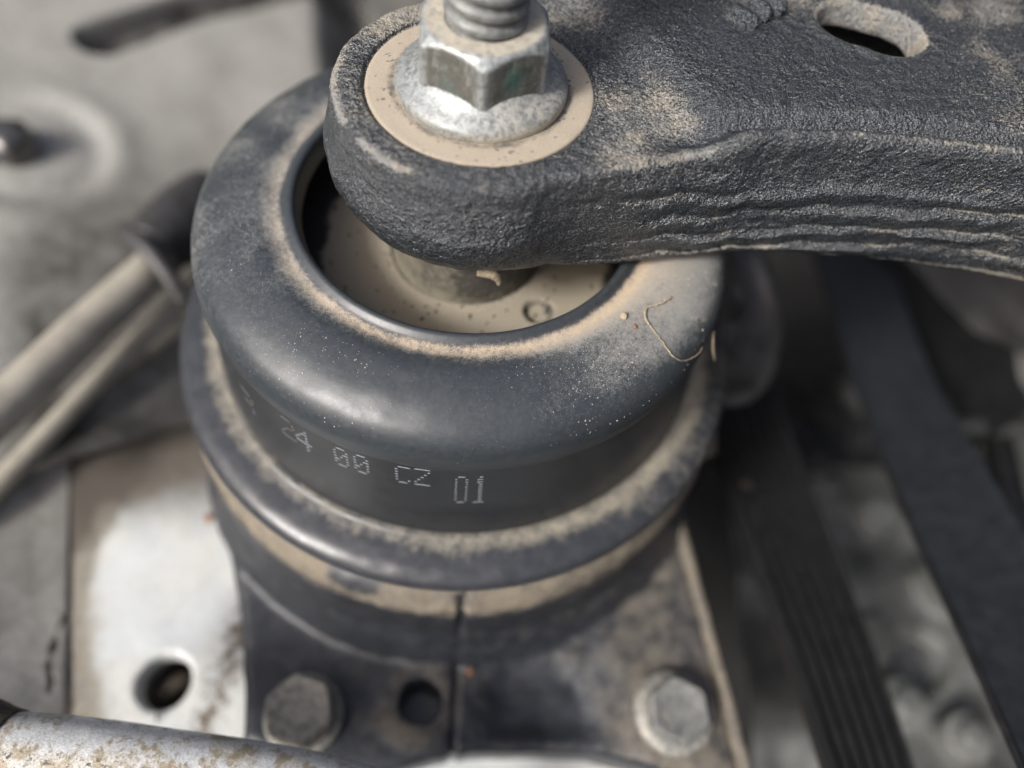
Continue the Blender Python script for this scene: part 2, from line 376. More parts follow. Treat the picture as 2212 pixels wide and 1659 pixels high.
M['mark2'] = mat_plain('faded_laser_mark', (.12, .12, .115), .6)
M['ball'] = mat_plain('dull_steel', (.16, .155, .15), .35, .7)
M['hole'] = mat_plain('dark_hole', (.012, .011, .011), .8)

# ================================================================== MOUNT
CX, CY = -1.0, -0.1
mount = empty('engine_mount', (CX, CY, -60), 'large round black engine mount with a wide dusty opening and laser marks on its side', 'engine mount')
def angd(TH, deg):   # angular distance to deg
    return np.abs((np.degrees(TH) - deg + 180) % 360 - 180)
capP = [(27.6, -24.6), (27.9, -22.6), (28.3, -21.2), (28.9, -20.75), (29.5, -20.9), (30.3, -21.5), (31.6, -21.75), (33.4, -21.4), (35, -21.25), (37, -21.5), (39.5, -22.15),
        (41.8, -23.1), (43.9, -24.4), (45.25, -26.1), (45.85, -27.9), (45.95, -29.2), (45.85, -30.8), (45.6, -32.0)]
def dcap(R, Z, TH):
    p = np.stack([R * np.cos(TH), R * np.sin(TH), Z], -1).reshape(-1, 3)
    d = (fbm(p * .16, 3, 3) - .5).reshape(R.shape) * .35
    return R + d * .4, Z + d * sst(28, 33, R)
V, F, R, Z, TH = lathe(capP, 420, 90, (CX, CY), dcap)
lipd = .88 * np.exp(-((R - 31.0) / np.where(R > 31.0, 2.3, .9)) ** 2) * (.6 + .8 * fbm(V * np.array([.2, .2, .2]), 3, 95))
lobe = .55 + .45 * np.clip(np.cos(TH - math.radians(-70)), -1, 1)
right = sst(75, 10, angd(TH, -22)) * sst(30, 33, R) * sst(47, 40, R)
back = sst(85, 20, angd(TH, 170)) * .42 * (.5 + fbm(V * .12, 3, 61)) * sst(30, 33, R)
dust = .06 + lipd * (.55 + .40 * lobe) + right * .8 + back + (.35 * sst(60, 20, angd(TH, 10)) * sst(30, 33, R)) - .3 * sst(28.9, 28.4, R)
mk('cap', V, F, M['cap'], mount, attr={'dust': dust, 'warm_or_shade': np.exp(-((R - 31.3) / 1.5) ** 2) * (.4 + .6 * sst(100, 20, angd(TH, -75))) + .4 * sst(60, 20, angd(TH, 0)) * sst(42, 34, R)})
bandP = [(45.5, -31.7), (45.5, -32.6), (45.8, -38), (46.6, -46), (47.2, -51.5), (47.5, -53.2)]
V, F, R, Z, TH = lathe(bandP, 300, 40, (CX, CY))
mk('side_band', V, F, M['band'], mount, attr={'dust': .08 + .40 * sst(50, 10, angd(TH, -165)) + .25 * sst(-47, -53, Z) + .3 * sst(60, 10, angd(TH, -15))})
flP = [(47.5, -53.0), (47.9, -53.9), (49.0, -54.4), (51.5, -54.9), (53.8, -55.5), (55.3, -56.4), (55.95, -57.6), (55.8, -58.8), (55.0, -59.5), (53, -59.8), (46, -60)]
def dfl(R, Z, TH):
    p = np.stack([R * np.cos(TH), R * np.sin(TH), Z], -1).reshape(-1, 3)
    return R, Z + ((fbm(p * .2, 3, 9) - .5).reshape(R.shape)) * .5
V, F, R, Z, TH = lathe(flP, 320, 60, (CX, CY), dfl)
mk('flange_ring', V, F, M['flange'], mount, attr={'dust': .10 + .48 * sst(53.0, 49.0, R + 2.2 * (fbm(V * .12, 3, 19) - .5)) + .3 * sst(70, 20, angd(TH, -10)) + .15 * sst(40, 10, angd(TH, 195))})
# inside: wall, dish, sleeve
ZD = -34.0
dishP = [(27.7, -24.5), (33.5, -25.2), (35.5, -28), (35, -31.5), (32.5, -33.6), (29, ZD), (22, ZD), (16, ZD), (13.6, ZD + .3)]
V, F, R, Z, TH = lathe(dishP, 200, 90, (CX, CY))
d0 = .8 - 1.0 * sst(23, 28, R + 2.5 * (fbm(V * .12, 3, 3) - .5))  # dust fades to black outward, painting the shade under the lip
for (dx, dy, rr, dep) in ((12.2, -13.6, 2.4, 1.3), (-9, 16.5, 2.4, 1.3)):
    q = np.hypot(V[:, 0] - dx, V[:, 1] - dy); V[:, 2] -= dep * sst(rr + .3, rr - .4, q) * (Z < -32)
    d0 -= .6 * np.exp(-((q - rr) / .5) ** 2) * (Z < -32) + .3 * sst(rr, rr - .5, q)
d0 -= 1.1 * sst(.80, .86, vnoise(V * 2.4, 41)) + .5 * (fbm(V * .25, 3, 42) - .5)
mk('dish', V, F, M['dish'], mount, attr={'dust': d0})
slP = [(13.6, ZD + .02), (13.2, ZD + .3), (13.0, -31), (12.7, -25), (12.6, -17)]
def dsl(R, Z, TH):
    p = np.stack([R * np.cos(TH), R * np.sin(TH), Z], -1).reshape(-1, 3)
    return R + ((fbm(p * .5, 3, 4) - .5).reshape(R.shape)) * .5, Z
V, F, R, Z, TH = lathe(slP, 140, 50, (CX * .6, CY), dsl)
mk('centre_sleeve', V, F, M['sleeve'], mount, attr={'dust': .16 + .35 * sst(50, 10, angd(TH, -125)) + .25 * sst(-31, -33, Z)}, label='dusty grey sleeve rising from the dish')
# laser marks: rows of short dashes on the band
GL = {'O': ["01110", "10001", "10001", "10001", "10001", "10001", "01110"], '0': ["01110", "10001", "10011", "10101", "11001", "10001", "01110"], 'C': ["01111", "10000", "10000", "10000", "10000", "10001", "01110"],
      'Z': ["11111", "00001", "00010", "00100", "01000", "10000", "11111"], '1': ["00110", "01110", "00110", "00110", "00110", "00110", "11111"],
      '2': ["01110", "10001", "00001", "00110", "01000", "10000", "11111"], '4': ["00010", "00110", "01010", "10010", "11111", "00010", "00010"],
      '3': ["11110", "00001", "00001", "01110", "00001", "00001", "11110"]}
zz = np.array([q[1] for q in bandP]); rr_ = np.array([q[0] for q in bandP])
def bandR(z): return float(np.interp(-z, -zz, rr_))
def char(ch, adeg, ztop, wdeg, hgt, rows):
    V = []; F = []; g = GL[ch]
    for r in range(rows):
        line = g[min(6, int(round(r * 6 / (rows - 1))))]
        z = ztop - hgt * r / (rows - 1); c = 0
        while c < 5:
            if line[c] == '1':
                c1 = c
                while c1 < 4 and line[c1 + 1] == '1': c1 += 1
                a0 = math.radians(adeg + wdeg * c / 5 + random.uniform(-.06, .06)); a1 = math.radians(adeg + wdeg * (c1 + 1) / 5 - .06)
                t = hgt / rows * .22; n = 2 + (c1 - c); b = len(V)
                if random.random() < (1.1 if adeg > -124 else .82):
                    for k in range(n + 1):
                        a = a0 + (a1 - a0) * k / n; e = .35 if k in (0, n) else 1
                        for zt, dr in ((z + t * e, .01), (z + .0, .09), (z - t * e, .01)):
                            R0 = bandR(zt) + dr; V.append((CX + R0 * math.cos(a), CY + R0 * math.sin(a), zt))
                    for k in range(n):
                        for j in (0, 1): q = b + k * 3 + j; F.append((q, q + 3, q + 4, q + 1))
                c = c1 + 1
            else: c += 1
    mk('stamped_character', V, F, M['mark'] if adeg > -124 else M['mark2'], mount)
def arr_angle(x, y):   # band angle and height seen at a picture position
    best = None
    for a in np.linspace(-175, -60, 461):
        for z in np.linspace(-33, -50, 69):
            R0 = bandR(z); P = np.array([CX + R0 * math.cos(math.radians(a)), CY + R0 * math.sin(math.radians(a)), z]) - CAM
            d = P @ FWD; px = W0 / 2 + FPX * (P @ RGT) / d - x; py = H0 / 2 - FPX * (P @ UP) / d - y; e = px * px + py * py
            if best is None or e < best[0]: best = (e, a, z)
    return best[1], best[2]
CHARS = [('3', 537, 862, 4.2, 5.2, 7), ('2', 622, 918, 4.0, 5.4, 7), ('4', 656, 944, 4.0, 5.4, 7), ('0', 738, 982, 3.2, 5.2, 7), ('0', 782, 998, 3.2, 5.2, 7),
         ('C', 870, 1020, 3.0, 4.9, 7), ('Z', 913, 1026, 3.1, 4.9, 7), ('O', 997, 1051, 2.5, 8.2, 11), ('1', 1035, 1051, 2.1, 8.2, 11)]
for ch, px_, py_, wd_, hg_, rows in CHARS:
    a_, z_ = arr_angle(px_, py_ + 6); char(ch, a_ - wd_ / 2, z_ + hg_ / 2, wd_, hg_, rows)

# ================================================================== ARM
arm = empty('cast_bracket', (0, 0, -18), 'thick cast black arm with a rounded end bolted over the mount and an oval hole', 'bracket arm')
h = .42; org = np.array([-27., -27., -25.]); NX, NY, NZ = int(140 / h), int(100 / h), int(36 / h)
gx = org[0] + h * np.arange(NX); gy = org[1] + h * np.arange(NY); gz = org[2] + h * np.arange(NZ)
X2, Y2 = np.meshgrid(gx, gy, indexing='ij')
front = resample([(-3.4, -21.1), (3, -20.4), (9, -18.7), (18, -16.3), (27, -14), (35, -12.2), (43, -11), (55, -10.3), (73, -10.9), (90, -12.8), (118, -17)], 40)
rear = [(118, 80), (60, 60), (25, 42), (8, 31), (-4, 23), (-12, 17.5)]
d2 = np.minimum(np.hypot(X2, Y2) - 21.4, poly_sdf(X2, Y2, [tuple(q) for q in front] + rear + [(-14, 0)]))
boss = sst(18, -4, X2)
q = X2 + .55 * Y2 - 27.0
dfront = -d2
ztop2 = 2.9 * sst(-3, 5, q) + .9 * sst(10, -8, np.hypot(X2 - 46, Y2 - 30) - 14) * 0
groove = np.exp(-((dfront - 4.8) / 1.6) ** 2) * sst(22, 38, X2) * (Y2 < 8)
rimr = np.exp(-((dfront - 1.5) / 1.3) ** 2) * sst(20, 34, X2) * (Y2 < 8)
ztop2 = ztop2 + .4 - 2.0 * groove + 1.0 * rimr  + 0.25 * sst(3.5, 1, dfront) * boss * 0
ztop2 = ztop2 - .9 * np.exp(-((X2 - 44) ** 2 + (Y2 - 27) ** 2) / 160)
ztop2 = np.where(np.hypot(X2, Y2) < 16.75, -.25, ztop2)
zb2 = -17.8 - 3.0 * sst(0, 22, X2) - .5 * sst(60, 90, X2)
dir_ = np.array([.945, -.327]); cxs, cys = 60.6, 18.0
al = np.clip((X2 - cxs) * dir_[0] + (Y2 - cys) * dir_[1], -2.5, 2.5)
def slot_d(a_, b_):
    l_ = np.clip((a_ - cxs) * dir_[0] + (b_ - cys) * dir_[1], -2.5, 2.5); return np.hypot(a_ - cxs - l_ * dir_[0], b_ - cys - l_ * dir_[1]) - 5.2
slot = np.hypot(X2 - cxs - al * dir_[0], Y2 - cys - al * dir_[1]) - 5.2
ztop2 = ztop2 + .35 * np.exp(-((slot - 1.2) / 1.1) ** 2) * sst(62, 56, X2)
SD = np.empty((NX, NY, NZ), np.float32)
pf = np.stack([X2.ravel() * .045, Y2.ravel() * .045, np.zeros(X2.size)], 1)
wav = (fbm(pf, 3, 21) - .5).reshape(X2.shape); wav2 = (fbm(pf * 3.2, 3, 22) - .5).reshape(X2.shape); wav3 = (fbm(pf * 9, 2, 23) - .5).reshape(X2.shape)
sq = sst(5, 45, X2)
lam = [fbm(np.stack([X2.ravel() * .07, Y2.ravel() * .07, 0 * X2.ravel() + 9 * i], 1), 2, 70).reshape(X2.shape) for i in range(6)]
wvz = (fbm(np.stack([X2.ravel() * .03, Y2.ravel() * .03, 0 * X2.ravel() + 3.3], 1), 2, 81) - .5).reshape(X2.shape)
for k, z in enumerate(gz):
    off = 1.6 * math.exp(-((z + 9.5) / 5.5) ** 2) * (boss * .9 + .25)
    zz_ = z + wav * 6 + wav2 * 2.4 + wav3 * .8
    zz_ = zz_ + wvz * 4.5; fr = np.mod(-zz_ / 4.1, 1.0); saw = sst(0, .14, fr) * (1 - fr) ** .8 * (.25 + 1.2 * sst(.3, .7, lam[int(np.clip(-z / 4.1, 0, 5))]))
    lay = saw * (.22 + .75 * sq) * sst(-1.0, -4, z)
    a = d2 - off - lay + .2 - wav2 * .5 - wav3 * .35
    s = smax(a, z - ztop2, 1.3)
    s = smax(s, zb2 - z + wav2 * .8, 5.0)
    s = smax(s, -(slot - .12 * max(0, z + 2)), 1.2)
    if z < 1: s = smax(s, -np.maximum(slot - 9.0 - 8 * sst(0, 12, Y2 - cys), z + 1.4), 1.0)
    SD[:, :, k] = s
# seat recess stays crisp
rec = np.hypot(X2, Y2) - 16.75
for k, z in enumerate(gz):
    if z > -1.2: SD[:, :, k] = np.maximum(SD[:, :, k], np.minimum(-rec, z + .25) * 1.0 if False else np.where(rec < 2, -np.maximum(rec, -(z + .25)), -9))
SD[-1] = SD[:, -1] = 5; SD[0] = SD[:, 0] = 5; SD[:, :, 0] = SD[:, :, -1] = 5
V, Q, N = surface_nets(SD, org, h)
V = relax(V, Q, 3, sst(17.6, 18.2, np.hypot(V[:, 0], V[:, 1]))); N = mesh_normals(V, Q); n1 = fbm(V * .55, 4, 31) - .5
V = V + N * (n1 * .30 + (vnoise(V * 1.7, 5) - .5) * .10)[:, None] * sst(16.8, 17.6, np.hypot(V[:, 0], V[:, 1]))[:, None]
x, y, z = V.T; rr = np.hypot(x, y)
up = sst(.2, .9, N[:, 2]); side = sst(.75, .2, N[:, 2])
zw = z + (fbm(np.stack([x * .045, y * .045, 0 * x], 1), 3, 21) - .5) * 6 + (fbm(np.stack([x * .144, y * .144, 0 * x], 1), 3, 22) - .5) * 2.4 + (fbm(np.stack([x * .03, y * .03, 0 * x + 3.3], 1), 2, 81) - .5) * 4.5
frv = np.mod(-zw / 4.1, 1.0); strk = np.exp(-((np.mod(frv + .5, 1) - .5 - .02) / .10) ** 2) * sst(.25, .6, fbm(np.stack([x * .08, y * .08, np.floor(-zw / 4.1) * 7.7], 1), 2, 40))
patchy = fbm(V * .10, 3, 77)
dust = up * (.28 + .26 * sst(-2, -14, x))
dust += up * .42 * sst(10, 20, x) * sst(37, 27, x + .3 * y) * sst(3.0, .9, z) * sst(10, -4, y) * sst(.3, .55, patchy)
dust += up * .38 * sst(3.0, 1.0, z) * sst(2, 20, y) * sst(26, 16, x)
dust += up * .50 * np.exp(-(((x - 46) / 11) ** 2 + ((y - 27) / 7.5) ** 2))
dust += up * (.26 * sst(64, 80, x) + .16 * sst(50, 62, x) * sst(10, 18, y)) * sst(.3, .6, patchy)
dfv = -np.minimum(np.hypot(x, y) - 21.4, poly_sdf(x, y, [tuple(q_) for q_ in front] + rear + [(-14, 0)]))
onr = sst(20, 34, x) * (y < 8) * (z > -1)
dust += onr * (.30 * np.exp(-((dfv - .9) / 1.3) ** 2) * sst(.35, .6, patchy + .2) - .38 * np.exp(-((dfv - 4.4) / 1.3) ** 2))  # rim dust also paints the ridge's gloss; groove darkened as if shaded
azv = np.degrees(np.arctan2(y, x)); dust += .42 * np.exp(-((dfv - .6) / .8) ** 2) * (z > -2.2) * sst(70, 40, np.abs((azv + 140 + 180) % 360 - 180)) * (x < 8) * sst(.35, .55, fbm(V * .25, 3, 78) + .05)  # bright highlight on the boss's left edge painted as pale wear
dust -= side * .16 * sst(-5, -1.5, z) * sst(15, 30, x)  # flank just below the rim darkened to paint its shade
dust -= up * .12 * sst(30, 36, x) * sst(56, 48, x) * sst(18, 12, y)
dust += side * (.13 + .68 * strk * (.45 + .55 * sst(0, 40, x))) * sst(1.5, -2, z) + side * .30 * sst(15, 60, x) * sst(-3, -13, z) * sst(.3, .6, patchy)
ins = (slot_d(x, y) < 1.3) & (z < 3.3) & (z > -1.6)
dust = np.where(ins, .82, np.where((z < -1.2) & (slot_d(x, y) < 9.5), 0.0, dust))
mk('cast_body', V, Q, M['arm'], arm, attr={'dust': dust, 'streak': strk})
sp = [(0.01, 0), (5, 0), (12, .02), (15.6, 0), (16.25, -.06), (16.42, -.3), (16.42, -1.0)]
V, F, R, Z, TH = lathe(sp, 220, 60, (0, 0), lambda R, Z, TH: (R, Z + .10 * (vnoise(np.stack([R * np.cos(TH) * .4, R * np.sin(TH) * .4, Z], -1).reshape(-1, 3), 3).reshape(R.shape) - .5)))
mk('machined_seat', V, F, M['seat'], arm, attr={'dust': .55 - .35 * np.exp(-((R - 12.6) / .7) ** 2) + .4 * (fbm(V * .3, 3, 43) - .5) - .5 * sst(.86, .9, vnoise(V * 3.4, 44))}, label='flat round seat caked in tan dust around the nut')
# raised cast marks at the top edge
def slab(p0, p1, wd, ht, zb):
    p0 = np.array(p0, float); p1 = np.array(p1, float); d = (p1 - p0) / np.linalg.norm(p1 - p0); nrm = np.array([-d[1], d[0]]); V = []; F = []
    n = 10
    prof = [(-wd / 2, -1.2), (-wd / 2 * .95, ht * .5), (-wd / 2 * .6, ht * .95), (0, ht), (wd / 2 * .6, ht * .95), (wd / 2 * .95, ht * .5), (wd / 2, -1.2)]
    for i in range(n + 1):
        t = i / n; e = min(1, .35 + 2.2 * min(t, 1 - t) * 2.5); e2 = min(1, .2 + 6 * min(t, 1 - t))
        for a, b in prof:
            c = p0 + (p1 - p0) * t + nrm * a * e * (1 + .12 * math.sin(i * 2.3)); V.append((c[0], c[1], zb + (b * e2 if b > 0 else b)))
    k = len(prof)
    for i in range(n):
        for j in range(k - 1): F.append((i * k + j, (i + 1) * k + j, (i + 1) * k + j + 1, i * k + j + 1))
    F.append(tuple(range(k))[::-1]); F.append(tuple(range(n * k, n * k + k)))
    return V, F
for (a, b) in (((1578, 4), (1642, 38)), ((1628, -14), (1668, 22)), ((1668, -22), (1700, 8))):
    pa, pb = at(*a, 5.0), at(*b, 5.0); V, F = slab(pa[:2], pb[:2], 2.0, 1.6, 3.5)
    V = np.array(V); mk('raised_mark', V, F, M['arm'], arm, attr={'dust': .1 + 0 * V[:, 0], 'streak': 0 * V[:, 0]})

# ================================================================== STUD + NUT
pitch = 2.15
zs = np.arange(-2, 42, .09); th = np.linspace(0, 2 * np.pi, 120, endpoint=False); T, Z = np.meshgrid(th, zs, indexing='ij')
ph = (Z / pitch + T / (2 * np.pi)) % 1
R = 5.6 - .85 * np.clip(1 - np.abs(ph - .5) / .33, 0, 1) ** .9 - .10 * (np.abs(ph - .5) > .3) * 0
P = np.stack([R * np.cos(T), R * np.sin(T), Z], -1).reshape(-1, 3)
R = R + ((fbm(P * np.array([.9, .9, 1.6]), 3, 6) - .5) * .14).reshape(R.shape)
V = np.stack([R * np.cos(T) + .15, R * np.sin(T), Z], -1).reshape(-1, 3)
stud = mk('threaded_stud', V, grid_faces(120, len(zs), True), M['zinc2'], attr={'dust': (.12 + .25 * np.clip(1 - np.abs(ph - .5) / .2, 0, 1)).ravel(), 'worn': (.25 + .6 * np.clip(1 - np.abs(ph - .5) / .22, 0, 1)).ravel()})
tag(stud, 'grey threaded stud standing up through the flange nut', 'stud')

nut = empty('flange_nut', (0.1, 0, 0), 'worn zinc hexagon flange nut on the arm\'s tan round seat', 'nut')
hh = .14; ng = np.arange(-11.5, 11.5, hh); nz = np.arange(1.0, 11.4, hh); A, B, Cz = np.meshgrid(ng, ng, nz, indexing='ij')
ang = math.radians(-88.5); rad = np.hypot(A, B); hexd = -1e9
for k in range(6):
    a = ang + math.radians(30 + 60 * k); f_ = A * math.cos(a) + B * math.sin(a) - 8.55
    hexd = f_ if k == 0 else smax(hexd, f_, .55)
cone = (rad - 8.25) * .70 + (Cz - 10.35) * .714
D = smax(hexd, cone, .35); D = smax(D, Cz - 10.35, .3); D = np.maximum(D, 5.3 - rad); D = np.maximum(D, 1.3 - Cz)
V, Q, N = surface_nets(D.astype(np.float32), (ng[0], ng[0], nz[0]), hh)
V = V + N * ((fbm(V * .6, 4, 12) - .5) * .22)[:, None]
upn = sst(.5, .9, N[:, 2]); az = np.degrees(np.arctan2(V[:, 1], V[:, 0]))
teal = np.exp(-(((az + 62) / 9) ** 2 + ((V[:, 2] - 6.6) / 1.7) ** 2)) * (1 - upn) + .35 * np.exp(-(((az + 122) / 10) ** 2 + ((V[:, 2] - 4.0) / 2) ** 2)) + .3 * np.exp(-(((az + 48) / 7) ** 2 + ((V[:, 2] - 7.5) / 1.2) ** 2))
# worn on the six flats, not on the chamfer or corners
flat = sst(-.9, -.1, -np.abs(((az - math.degrees(ang) - 30 + 30) % 60) - 30) / 12 + 1.6) * (np.abs(N[:, 2]) < .25)
V2 = V + np.array([.1, 0, 0])
mk('hexagon', V2, Q, M['zinc'], nut, attr={'dust': upn * .62 * sst(8.9, 7.6, np.hypot(V[:, 0], V[:, 1])) + .05, 'worn': flat * .95, 'teal': teal})
fp = [(5.5, -.15), (11.6, -.12), (12.2, .1), (12.35, .8), (12.15, 1.4), (11.5, 1.9), (10.6, 2.4), (9.7, 3.0), (8.8, 3.8), (7.6, 4.4)]
V, F, R, Z, TH = lathe(fp, 220, 70, (0.1, 0), lambda R, Z, TH: (R + .10 * (fbm(np.stack([R * np.cos(TH) * .35, R * np.sin(TH) * .35, Z * .4], -1).reshape(-1, 3), 3, 14).reshape(R.shape) - .5), Z))
mk('flange', V, F, M['zinc'], nut, attr={'dust': .22 + .28 * sst(80, 20, angd(TH, -40)) + .25 * sst(1.6, .4, Z) * (R > 11), 'worn': .35 * sst(2.4, 1.2, Z), 'teal': 0 * R})

# ================================================================== LOWER BRACKET
br = empty('mount_bracket', (0, -40, -100), 'dusty black cast bracket under the mount with two bolts and a round hole', 'bracket')
h = .8; org = np.array([-64., -98., -118.]); NX, NY, NZ = int(152 / h), int(160 / h), int(64 / h)
gx = org[0] + h * np.arange(NX); gy = org[1] + h * np.arange(NY); gz = org[2] + h * np.arange(NZ); X2, Y2 = np.meshgrid(gx, gy, indexing='ij')
ZP = -92.0
def vp(x, y, z=ZP): return tuple(at(x, y, z)[:2])
outl = [vp(448, 1060), vp(470, 1150), vp(492, 1190), vp(510, 1290), vp(520, 1400), vp(523, 1500), vp(521, 1600), vp(610, 1660), vp(760, 1680), vp(860, 1664), vp(940, 1640), vp(1020, 1626), vp(1150, 1624), vp(1290, 1630),
        vp(1380, 1652), vp(1440, 1675), vp(1600, 1700), vp(1560, 1500), vp(1500, 1270), vp(1450, 1080), (56, 10), (30, 45), (-30, 45), (-56, 10)]
plate = poly_sdf(X2, Y2, outl)
RR = np.hypot(X2 - CX, Y2 - CY)
bx = [at(645, 1532, -84)[:2], at(1470, 1532, -84)[:2]]; hc = at(908, 1512, -90)[:2]
rcs = [vp(1055, 1470, -90), vp(1090, 1430, -90), (vp(1200, 1420, -90)), vp(1270, 1450, -90), vp(1296, 1570, -90), vp(1280, 1592, -90), vp(1060, 1588, -90)]
recess = poly_sdf(X2, Y2, rcs)
rightp = poly_sdf(X2, Y2, [vp(1290, 1080), vp(1500, 1080), vp(1640, 1700), vp(1390, 1700), vp(1330, 1500), vp(1260, 1380)])
ztp = ZP + 1.5 * (fbm(np.stack([X2.ravel() * .06, Y2.ravel() * .06, 0 * X2.ravel()], 1), 2, 5).reshape(X2.shape) - .5)
ztp = ztp + 9 * sst(62.5, 56.5, RR) + 1.3 * sst(3, -5, rightp) - 1.8 * sst(3.0, -3.5, recess)
hd = np.hypot(X2 - hc[0], Y2 - hc[1]); ztp = ztp + .8 * sst(11, 6, hd) + 0 * hd
for b_ in bx: ztp = np.where(np.hypot(X2 - b_[0], Y2 - b_[1]) < 9, np.minimum(ztp, ZP + (2.4 if b_[0] > 0 else .6)), ztp)
SD = np.empty((NX, NY, NZ), np.float32)
for k, z in enumerate(gz):
    s = smax(plate, z - ztp, 2.5); s = np.maximum(s, -112 - z)
    coll = smax(RR - (57.6 - .02 * (z + 90)), z + 65.0, 7.5); coll = np.maximum(coll, -112 - z)
    s = -smax(-s, -coll, 2.0)
    # notch and seam at the front
    s = smax(s, -(hd - 4.0), 1.0)
    seam = np.where((np.abs(X2 - 2.1) < 1.5) & (Y2 < -40), .6 - np.abs(X2 - 2.1), -9)
    s = np.maximum(s, np.minimum(np.where(RR > 54, seam, -9), s + .9))
    s = np.maximum(s, np.where(z > -74, 43 - RR, -9))
    SD[:, :, k] = s
SD[0] = SD[-1] = SD[:, 0] = SD[:, -1] = 5; SD[:, :, 0] = SD[:, :, -1] = 5
V, Q, N = surface_nets(SD, org, h); V = V + N * ((fbm(V * .3, 3, 13) - .5) * .5)[:, None]
x, y, z = V.T; rr = np.hypot(x - CX, y - CY); up = sst(.3, .9, N[:, 2]); th_ = np.degrees(np.arctan2(y, x))
dust = .15 + up * .18 + sst(-.1, .45, N[:, 2]) * .50 * sst(-74, -70, z) * (.5 + fbm(V * .1, 3, 66)) + .10 * up * sst(30, 42, x) * (z < -80) + .12 * up * sst(-50, -75, y) * sst(30, 40, x) + .15 * (z > -88) * sst(54, 57, rr) * (1 - up) + .20 * up * sst(10.5, 6, np.hypot(x - hc[0], y - hc[1])) + .22 * up * np.exp(-(((x - hc[0] + 5) / 7) ** 2 + ((y - hc[1] + 5) / 3.5) ** 2)) 
dust -= .9 * up * (z > -72) * sst(-115, -112.5, th_) * sst(-103, -105.5, th_)
dust += .25 * sst(-20, -55, th_) * (z > -86) * 0 - .15 * sst(1, -1.5, poly_sdf(x, y, rcs)) * (z < -88)
mk('bracket_body', V, Q, M['bracket'], br, attr={'dust': dust})
# pale steel strip along the right edge
a0, a1 = at(1452, 1085, -90), at(1612, 1668, -90); dd = (a1 - a0)[:2]; dd = dd / np.linalg.norm(dd); nn = np.array([-dd[1], dd[0]])
if nn[0] < 0: nn = -nn
strip = []; a0 = a0 - np.r_[dd * 60, 0]; a1 = a1 + np.r_[dd * 15, 0]
for tt in np.linspace(0, 1, 60):
    c = a0 + (a1 - a0) * tt
    for o_, zz2 in ((-1.2, -93.5), (-.9, -88.6), (.2, -88.2), (1.3, -88.8), (1.5, -94), (1.5, -112)):
        strip.append((c[0] + nn[0] * o_, c[1] + nn[1] * o_, zz2))
strip = np.array(strip); strip[:, :2] += ((fbm(strip * .2, 2, 3) - .5) * .5)[:, None]
mk('edge_strip', strip, grid_faces(60, 6), M['bracket'], br, attr={'dust': .62 + 0 * strip[:, 0]}, label='pale dusty steel edge on the right side')

def bolt(loc, AF, hgt, fl, label, rot, dustv):
    e = empty('flange_bolt', loc, label, 'bolt', 'bolts holding the lower bracket')
    V = []; F = []
    nseg = 96; rings = []
    def hexr(a): return AF / 2 / math.cos(((a - rot + math.pi / 6) % (math.pi / 3)) - math.pi / 6)
    for (fr, zz2) in ((1.0, 0), (1.0, hgt - .9), (.97, hgt - .45), (.90, hgt), (.80, hgt - .05), (.6, hgt - .5), (.3, hgt - .6), (0.01, hgt - .6)):
        for j in range(nseg):
            a = 2 * math.pi * j / nseg; r = hexr(a)
            r = min(r, AF / 2 * 1.10)
            if fr < 1: r = min(r, AF / 2 * 1.1) * fr if fr > .85 else AF / 2 * 1.02 * fr
            V.append((loc[0] + r * math.cos(a), loc[1] + r * math.sin(a), loc[2] + zz2))
    for i in range(7):
        for j in range(nseg): F.append((i * nseg + j, i * nseg + (j + 1) % nseg, (i + 1) * nseg + (j + 1) % nseg, (i + 1) * nseg + j))
    V = np.array(V)
    mk('hexagon_head', V, F, M['zinc2'], e, attr={'dust': dustv + 0 * V[:, 0], 'worn': .5 + 0 * V[:, 0]}, angle=35)
    V, F, R, Z, TH = lathe([(AF * .4, .6), (AF / 2 + .2, .5), (fl - .8, .1), (fl, -.5), (fl, -1.6)], 80, 24, (loc[0], loc[1])); V[:, 2] += loc[2]
    mk('washer', V, F, M['zinc2'], e, attr={'dust': .45 + 0 * R, 'worn': .4 + 0 * R})
bolt((bx[0][0], bx[0][1], -89.8), 12.0, 6.0, 7.6, 'left bolt of the lower bracket, pale tan hexagon head beside the white rail', .25, .5)
bolt((bx[1][0], bx[1][1], -88.0), 11.4, 4.2, 8.0, 'right bolt of the lower bracket, greyer hexagon head near the pale steel edge', .1, .3)

# ================================================================== LEFT: RAIL, INNER WING
def hole_sheet(c, nu, nv, holes, disp=None):
    P, F, U, Vv = patch(c, nu, nv, disp)
    cen = P[F].mean(1); keep = np.ones(len(F), bool)
    for hx, hy, r in holes: keep &= np.hypot(cen[:, 0] - hx, cen[:, 1] - hy) > r
    for hx, hy, r in holes:
        d = np.hypot(P[:, 0] - hx, P[:, 1] - hy); m_ = (d < r * 1.12) & (d > r * .6); s = r / np.maximum(d, 1e-6)
        P[m_, 0] = hx + (P[m_, 0] - hx) * s[m_]; P[m_, 1] = hy + (P[m_, 1] - hy) * s[m_]
    return P, F[keep], U, Vv
rail = empty('frame_rail', at(300, 1400, -110), 'white painted frame rail with a round hole and dirty chipped edges left of the bracket', 'frame rail')
ZR = -108
hx, hy = at(355, 1474, ZR)[:2]; HR = at(414, 1474, ZR)[0] - hx
c4 = [at(20, 780, ZR), at(720, 700, ZR), at(1700, 1900, ZR), at(90, 1900, ZR)]
DX0, DY0 = at(300, 985, ZR)[:2]
